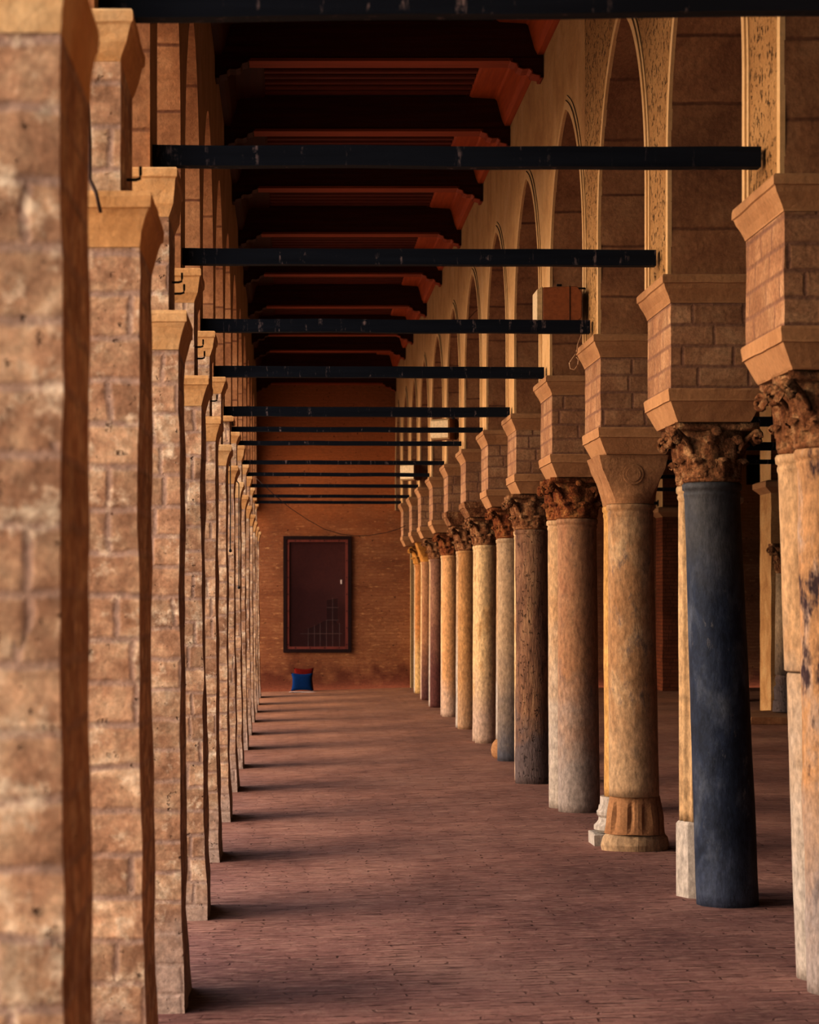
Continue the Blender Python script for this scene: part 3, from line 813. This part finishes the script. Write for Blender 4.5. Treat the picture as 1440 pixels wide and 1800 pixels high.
# impost blocks over the column pairs
for i in range(0, 12):
    r = root('impost', (2.78, N[i]+.47, 3.16)); t = topR[i]
    y0, y1 = N[i], N[i]+DEP
    xa, xb = XR, XR2-.02
    rgh = i in (6, 7)
    bm = loft_rect(xa, xb, y0, y1, [(3.157, -.055), (3.17, -.048), (3.285, .008), (3.288, .018), (3.30, .016), (3.355, .022), (3.368, .018)], 5, 6)
    wob(bm, .006 if not rgh else .02, 8, i, lambda c: 3.17 < c.z < 3.36)
    child(mk('lower_moulding', bm, M['mould_r'] if not rgh else CAPM['tan']), r)
    zu = t-.18
    bm = loft_rect(xa, xb, y0, y1, [(3.369+(zu-3.370)*k/6, 0) for k in range(7)], 4, 6)
    wob(bm, .007, 7, i+.4, lambda c: 3.38 < c.z < zu-.01)
    child(mk('brick_block', bm, M['block']), r)
    bm = loft_rect(xa, xb, y0, y1, [(zu, .004), (zu+.012, .006), (zu+.05, .022), (zu+.09, .045), (zu+.12, .056), (zu+.125, .065), (t-.015, .066), (t-.002, .06)], 5, 6)
    wob(bm, .005, 8, i+.7, lambda c: zu+.01 < c.z < t-.01)
    child(mk('upper_moulding', bm, M['mould_r']), r)
    tag(r, 'brick impost block with stepped mouldings above the %s' % ['veined purple column', 'blue-black column', 'column with the medallion capital', 'thick ochre-brown column', 'rough taupe column', 'slim grey column', 'cream marble column', 'plain tan column', 'cracked peach column', 'closer purple-brown column', 'farther purple-brown column', 'golden-yellow column'][i],
        'impost', 'brick imposts of the inner arcade')

# ------------------------------------------------------------------ far aisle: second arcade
N2 = [31.0, 34.9, 38.8, 44.9, 50.0]
X2, X3 = 8.25, 8.9
b2 = [(N2[k]+.9, N2[k+1]) for k in range(len(N2)-1)]
arcade('wall_middle', X2, X3, b2, [4.05]*len(N2), [M['plaster'], M['plaster'], M['dark_brick']], zt=7.3, y_start=N2[0], y_end=N2[-1]+.9)
bm = bmesh.new(); box(bm, X2, X3, -4, N2[0]+.9, -.05, 4.05); box(bm, X2, X3, -4, N2[0], 4.05, 7.3); struct(mk('wall_east', bm, M['dark_brick']))
for k, y in list(enumerate(N2))[1:]:
    if k not in (2, 4): lab = 'sandy pier of the far aisle, mostly hidden behind the column rows'
    elif k == 2: lab = 'sandy pier of the far aisle standing on a low stone step'
    else: lab = 'brick pier of the far aisle against the end wall, seen beside the blue-black column'
    r = root('aisle_pier', (X2+.3, y+.45, 0))
    bm = loft_rect(X2, X3-.02, y, y+.9, [(-.01+3.84*q/14, 0) for q in range(15)], 4, 5)
    wob(bm, .015, 4, k, lambda c: .1 < c.z < 3.8)
    child(mk('pier_shaft', bm, [M['pier_smooth'] if k != 4 else M['dark_brick']]), r)
    bm = loft_rect(X2, X3-.02, y, y+.9, [(3.831, 0), (3.87, .04), (3.93, .11), (4.02, .11), (4.046, .06)], 4, 5)
    child(mk('moulding', bm, M['mould_r']), r)
    tag(r, lab, 'pier', 'piers of the far aisle')
bm = loft_rect(7.45, 9.2, 36.5, 38.77, [(-.02, .01), (.06, 0), (.12, -.01)], 14, 8); wob(bm, .02, 4, 9)
tag(mk('stone_step', bm, M['intrados']), 'low dark stone step in the far aisle beneath the sandy pier', 'step')
zz0 = .13
r = root('marble_column', (8.36, 38.2, zz0))
bm = lathe([(zz0, .21), (zz0+.18, .2), (zz0+.2, .18), (zz0+.4, .19), (zz0+.45, .15), (zz0+.55, .17), (zz0+.62, .15)], 24, 8.36, 38.2)
child(mk('base', bm, CM[4]), r)
bm = lathe([(zz0+.62, .17), (1.5, .165), (2.45, .155)], 24, 8.36, 38.2); child(mk('shaft', bm, CM[5], smooth=True), r)
bm = corinthian(.5, .155, .26, 44)
for v in bm.verts: v.co += Vector((8.36, 38.2, 2.451))
child(mk('capital', bm, CAPM['tan']), r)
tag(r, 'grey column with dark leafy capital in the far aisle, on the stone step', 'column')
for k, (y, u) in enumerate(((28.8, 744), (33.4, 787), (37.4, 814), (41.7, 840), (46.0, 862), (50.6, 886))):
    bm = bmesh.new(); h = .06 if k < 2 else .035
    z = 2+(1055-u)*y/4000+.02
    box(bm, XR2+.012, X2-.012, y-.04, y+.04, z-h, z+h)
    tb = mk('tie_beam', bm, M['rod'])
    for x in (XR2+.001, X2-.011):
        bm = bmesh.new(); box(bm, x, x+.0105, y-.07, y+.07, z-h-.03, z+h+.03); mk('mount_plate', bm, M['iron'], tb)
    tag(tb, 'black tie beam across the far aisle, %s of those seen between the columns' % ORD[k], 'tie beam', 'tie beams of the far aisle')

# ------------------------------------------------------------------ floodlights on the inner arcade
def flood(cx, cy, cz, yaw, w, d, h, lab, tilt=0):
    r = root('floodlight', (cx, cy, cz)); r.rotation_euler = (0, tilt, yaw)
    # local: -x = glazed face, +x = rear; y width
    bm = bmesh.new()
    prism(bm, [(-d/2+.05, -h/2), (d/2-.05, -h/2), (d/2, -h/2+.04), (d/2, h/2-.05), (d/2-.04, h/2), (-d/2+.05, h/2-.01)], 'y', -w/2, w/2)
    bevel(bm, .006, 1); mk('housing', bm, M['lamp_body'], r)
    bm = bmesh.new(); prism(bm, [(-d/2, -h/2+.02), (-d/2+.049, -h/2-.004), (-d/2+.049, h/2-.002), (-d/2, h/2-.03)], 'y', -w/2, w/2)
    bevel(bm, .004, 1); mk('front_glass', bm, M['lamp_lens'], r)
    bm = bmesh.new(); box(bm, d/2-.10, d/2-.095, -w/2-.004, w/2+.004, -h/2, h/2+.003); box(bm, -.02, .02, -w/2-.01, -w/2+.02, h/2, h/2+.015); mk('seam', bm, M['iron'], r)
    bm = bmesh.new()
    tube(bm, [(d/2-.03, 0, h/2+.003), (d/2+.05, 0, h/2+.003), (d/2+.07, 0, h/2-.04), (d/2+.075, 0, -h/2)], .008, 6)
    mk('mount_bracket', bm, M['iron'], r)
    tag(r, lab, 'floodlight', 'floodlights on the inner arcade'); return r
flood(2.235, 18.85, 4.43, 0, .32, .37, .30, 'brown metal floodlight box on the third pier above a dangling pale cord')
flood(2.27, 32.8, 4.46, .95, .30, .30, .30, 'cream-faced floodlight halfway along the inner arcade')
flood(2.29, 42.0, 4.36, .95, .30, .30, .30, 'cream-faced floodlight farthest along, near the end wall')
# dangling cord under the first floodlight
yf = 18.7
pts = [(1024, 570), (1022, 590), (1016, 605), (1014, 620), (1008, 628), (1001, 638), (1003, 648), (1010, 650), (1016, 642), (1017, 632), (1012, 626)]
P2 = []
for k in range(len(pts)-1):
    for q in range(4):
        s = q/4; P2.append(((pts[k][0]*(1-s)+pts[k+1][0]*s), (pts[k][1]*(1-s)+pts[k+1][1]*s)))
cable('dangling_cord', [((u-505)*yf/4000, yf, 2+(1055-v)*yf/4000) for u, v in P2], .0055, M['cable_pale'], 'looped pale cord dangling beneath the closest floodlight')
# sagging wire across the gallery near the end wall
yw = 47
def W(u, v): return ((u-505)*yw/4000, yw+.0, 2+(1055-v)*yw/4000)
pts = []
a, b = (-.69, 2+(1055-838)*yw/4000), (2.45, 2+(1055-915)*yw/4000)
ctrl = [(448, 838), (480, 868), (510, 893), (540, 913), (570, 930), (600, 939), (625, 942), (650, 941), (680, 936), (700, 930), (713, 924)]
cable('hanging_wire', [W(u, v) for u, v in ctrl], .007, M['cable'], 'thin dark wire sagging across in front of the end wall', 'wire')

# ------------------------------------------------------------------ cushions
def cushion(name, x, y, z, w, h, t, rx, mat, lab, seed=0, pinch=.14):
    bm = bmesh.new(); n = 14
    for sgn in (-1, 1):
        g = []
        for i in range(n+1):
            row = []
            for j in range(n+1):
                u, v = -1+2*i/n, -1+2*j/n
                th = t*(max(0, (1-u*u)*(1-v*v)))**.42
                k = 1-pinch*(1-v*v)*abs(u)**3; m = 1-pinch*(1-u*u)*abs(v)**3
                row.append(bm.verts.new((u*w/2*k, sgn*th/2, v*h/2*m+h/2)))
            g.append(row)
        for i in range(n):
            for j in range(n): bm.faces.new((g[i][j], g[i+1][j], g[i+1][j+1], g[i][j+1]))
    bmesh.ops.remove_doubles(bm, verts=bm.verts, dist=.0005)
    wob(bm, .008, 6, seed)
    o = mk(name, bm, mat, smooth=True); o.location = (x, y, z); o.rotation_euler = (rx, 0, 0)
    return tag(o, lab, 'cushion')
zc = fz(.35)
cushion('cushion', (531-505)*51.4/4000+.0, 51.25, zc+.02, .50, .42, .13, math.radians(-14), M['cush_blue'], 'blue square cushion leaning on the red one at the end wall', 1)
cushion('cushion', (534-505)*51.8/4000, 51.72, zc+.02, .46, .52, .12, math.radians(-9), M['cush_red'], 'dark red cushion against the end wall behind the blue one', 2)
bm = bmesh.new(); g = []
for i in range(17):
    g.append([bm.verts.new((.04+.68*i/16, 50.95+.30*j/4, zc+.006+.012*abs(mn.noise(Vector((i*.7, j*.9, 0)))))) for j in range(5)])
for i in range(16):
    for j in range(4): bm.faces.new((g[i][j], g[i+1][j], g[i+1][j+1], g[i][j+1]))
tag(mk('floor_cloth', bm, M['cloth'], smooth=True), 'crumpled white cloth on the floor under the blue cushion', 'cloth')

# ------------------------------------------------------------------ light
w = bpy.data.worlds.new('sky'); S.world = w; w.use_nodes = True
nt = w.node_tree; nt.nodes.clear()
out = nt.nodes.new('ShaderNodeOutputWorld'); bg = nt.nodes.new('ShaderNodeBackground')
tc = nt.nodes.new('ShaderNodeTexCoord'); sp = nt.nodes.new('ShaderNodeSeparateXYZ'); rp = nt.nodes.new('ShaderNodeValToRGB')
nt.links.new(tc.outputs['Generated'], sp.inputs[0]); nt.links.new(sp.outputs[2], rp.inputs[0])
e = rp.color_ramp.elements; e[0].position = 0; e[0].color = (1.0, .915, .84, 1); e[1].position = .6; e[1].color = (.58, .62, .74, 1)
nt.links.new(rp.outputs[0], bg.inputs[0]); bg.inputs[1].default_value = 3.4
nt.links.new(bg.outputs[0], out.inputs[0])
sd = bpy.data.lights.new('low_sun', 'SUN'); so = bpy.data.objects.new('low_sun', sd); COL.objects.link(so)
sd.energy = 5.2; sd.angle = math.radians(55); sd.color = (1.0, .85, .67)
d = Vector((.90, .16, -.34)).normalized(); so.rotation_euler = d.to_track_quat('-Z', 'Y').to_euler()

# ------------------------------------------------------------------ camera
cd = bpy.data.cameras.new('camera'); co = bpy.data.objects.new('camera', cd); COL.objects.link(co)
co.location = (0, 0, CAMZ); co.rotation_euler = (PI/2, 0, 0)
cd.sensor_fit = 'AUTO'; cd.sensor_width = 36; cd.lens = 36*4000/1800
cd.shift_x = (720-505)/1800; cd.shift_y = 155/1800
cd.clip_end = 300; cd.clip_start = .05
cd.dof.use_dof = True; cd.dof.focus_distance = 20; cd.dof.aperture_fstop = 5
S.camera = co
S.view_settings.view_transform = 'Standard'; S.view_settings.look = 'None'
S.view_settings.exposure = -.02; S.view_settings.gamma = .74
S.cycles.diffuse_bounces = 1; S.cycles.max_bounces = 5
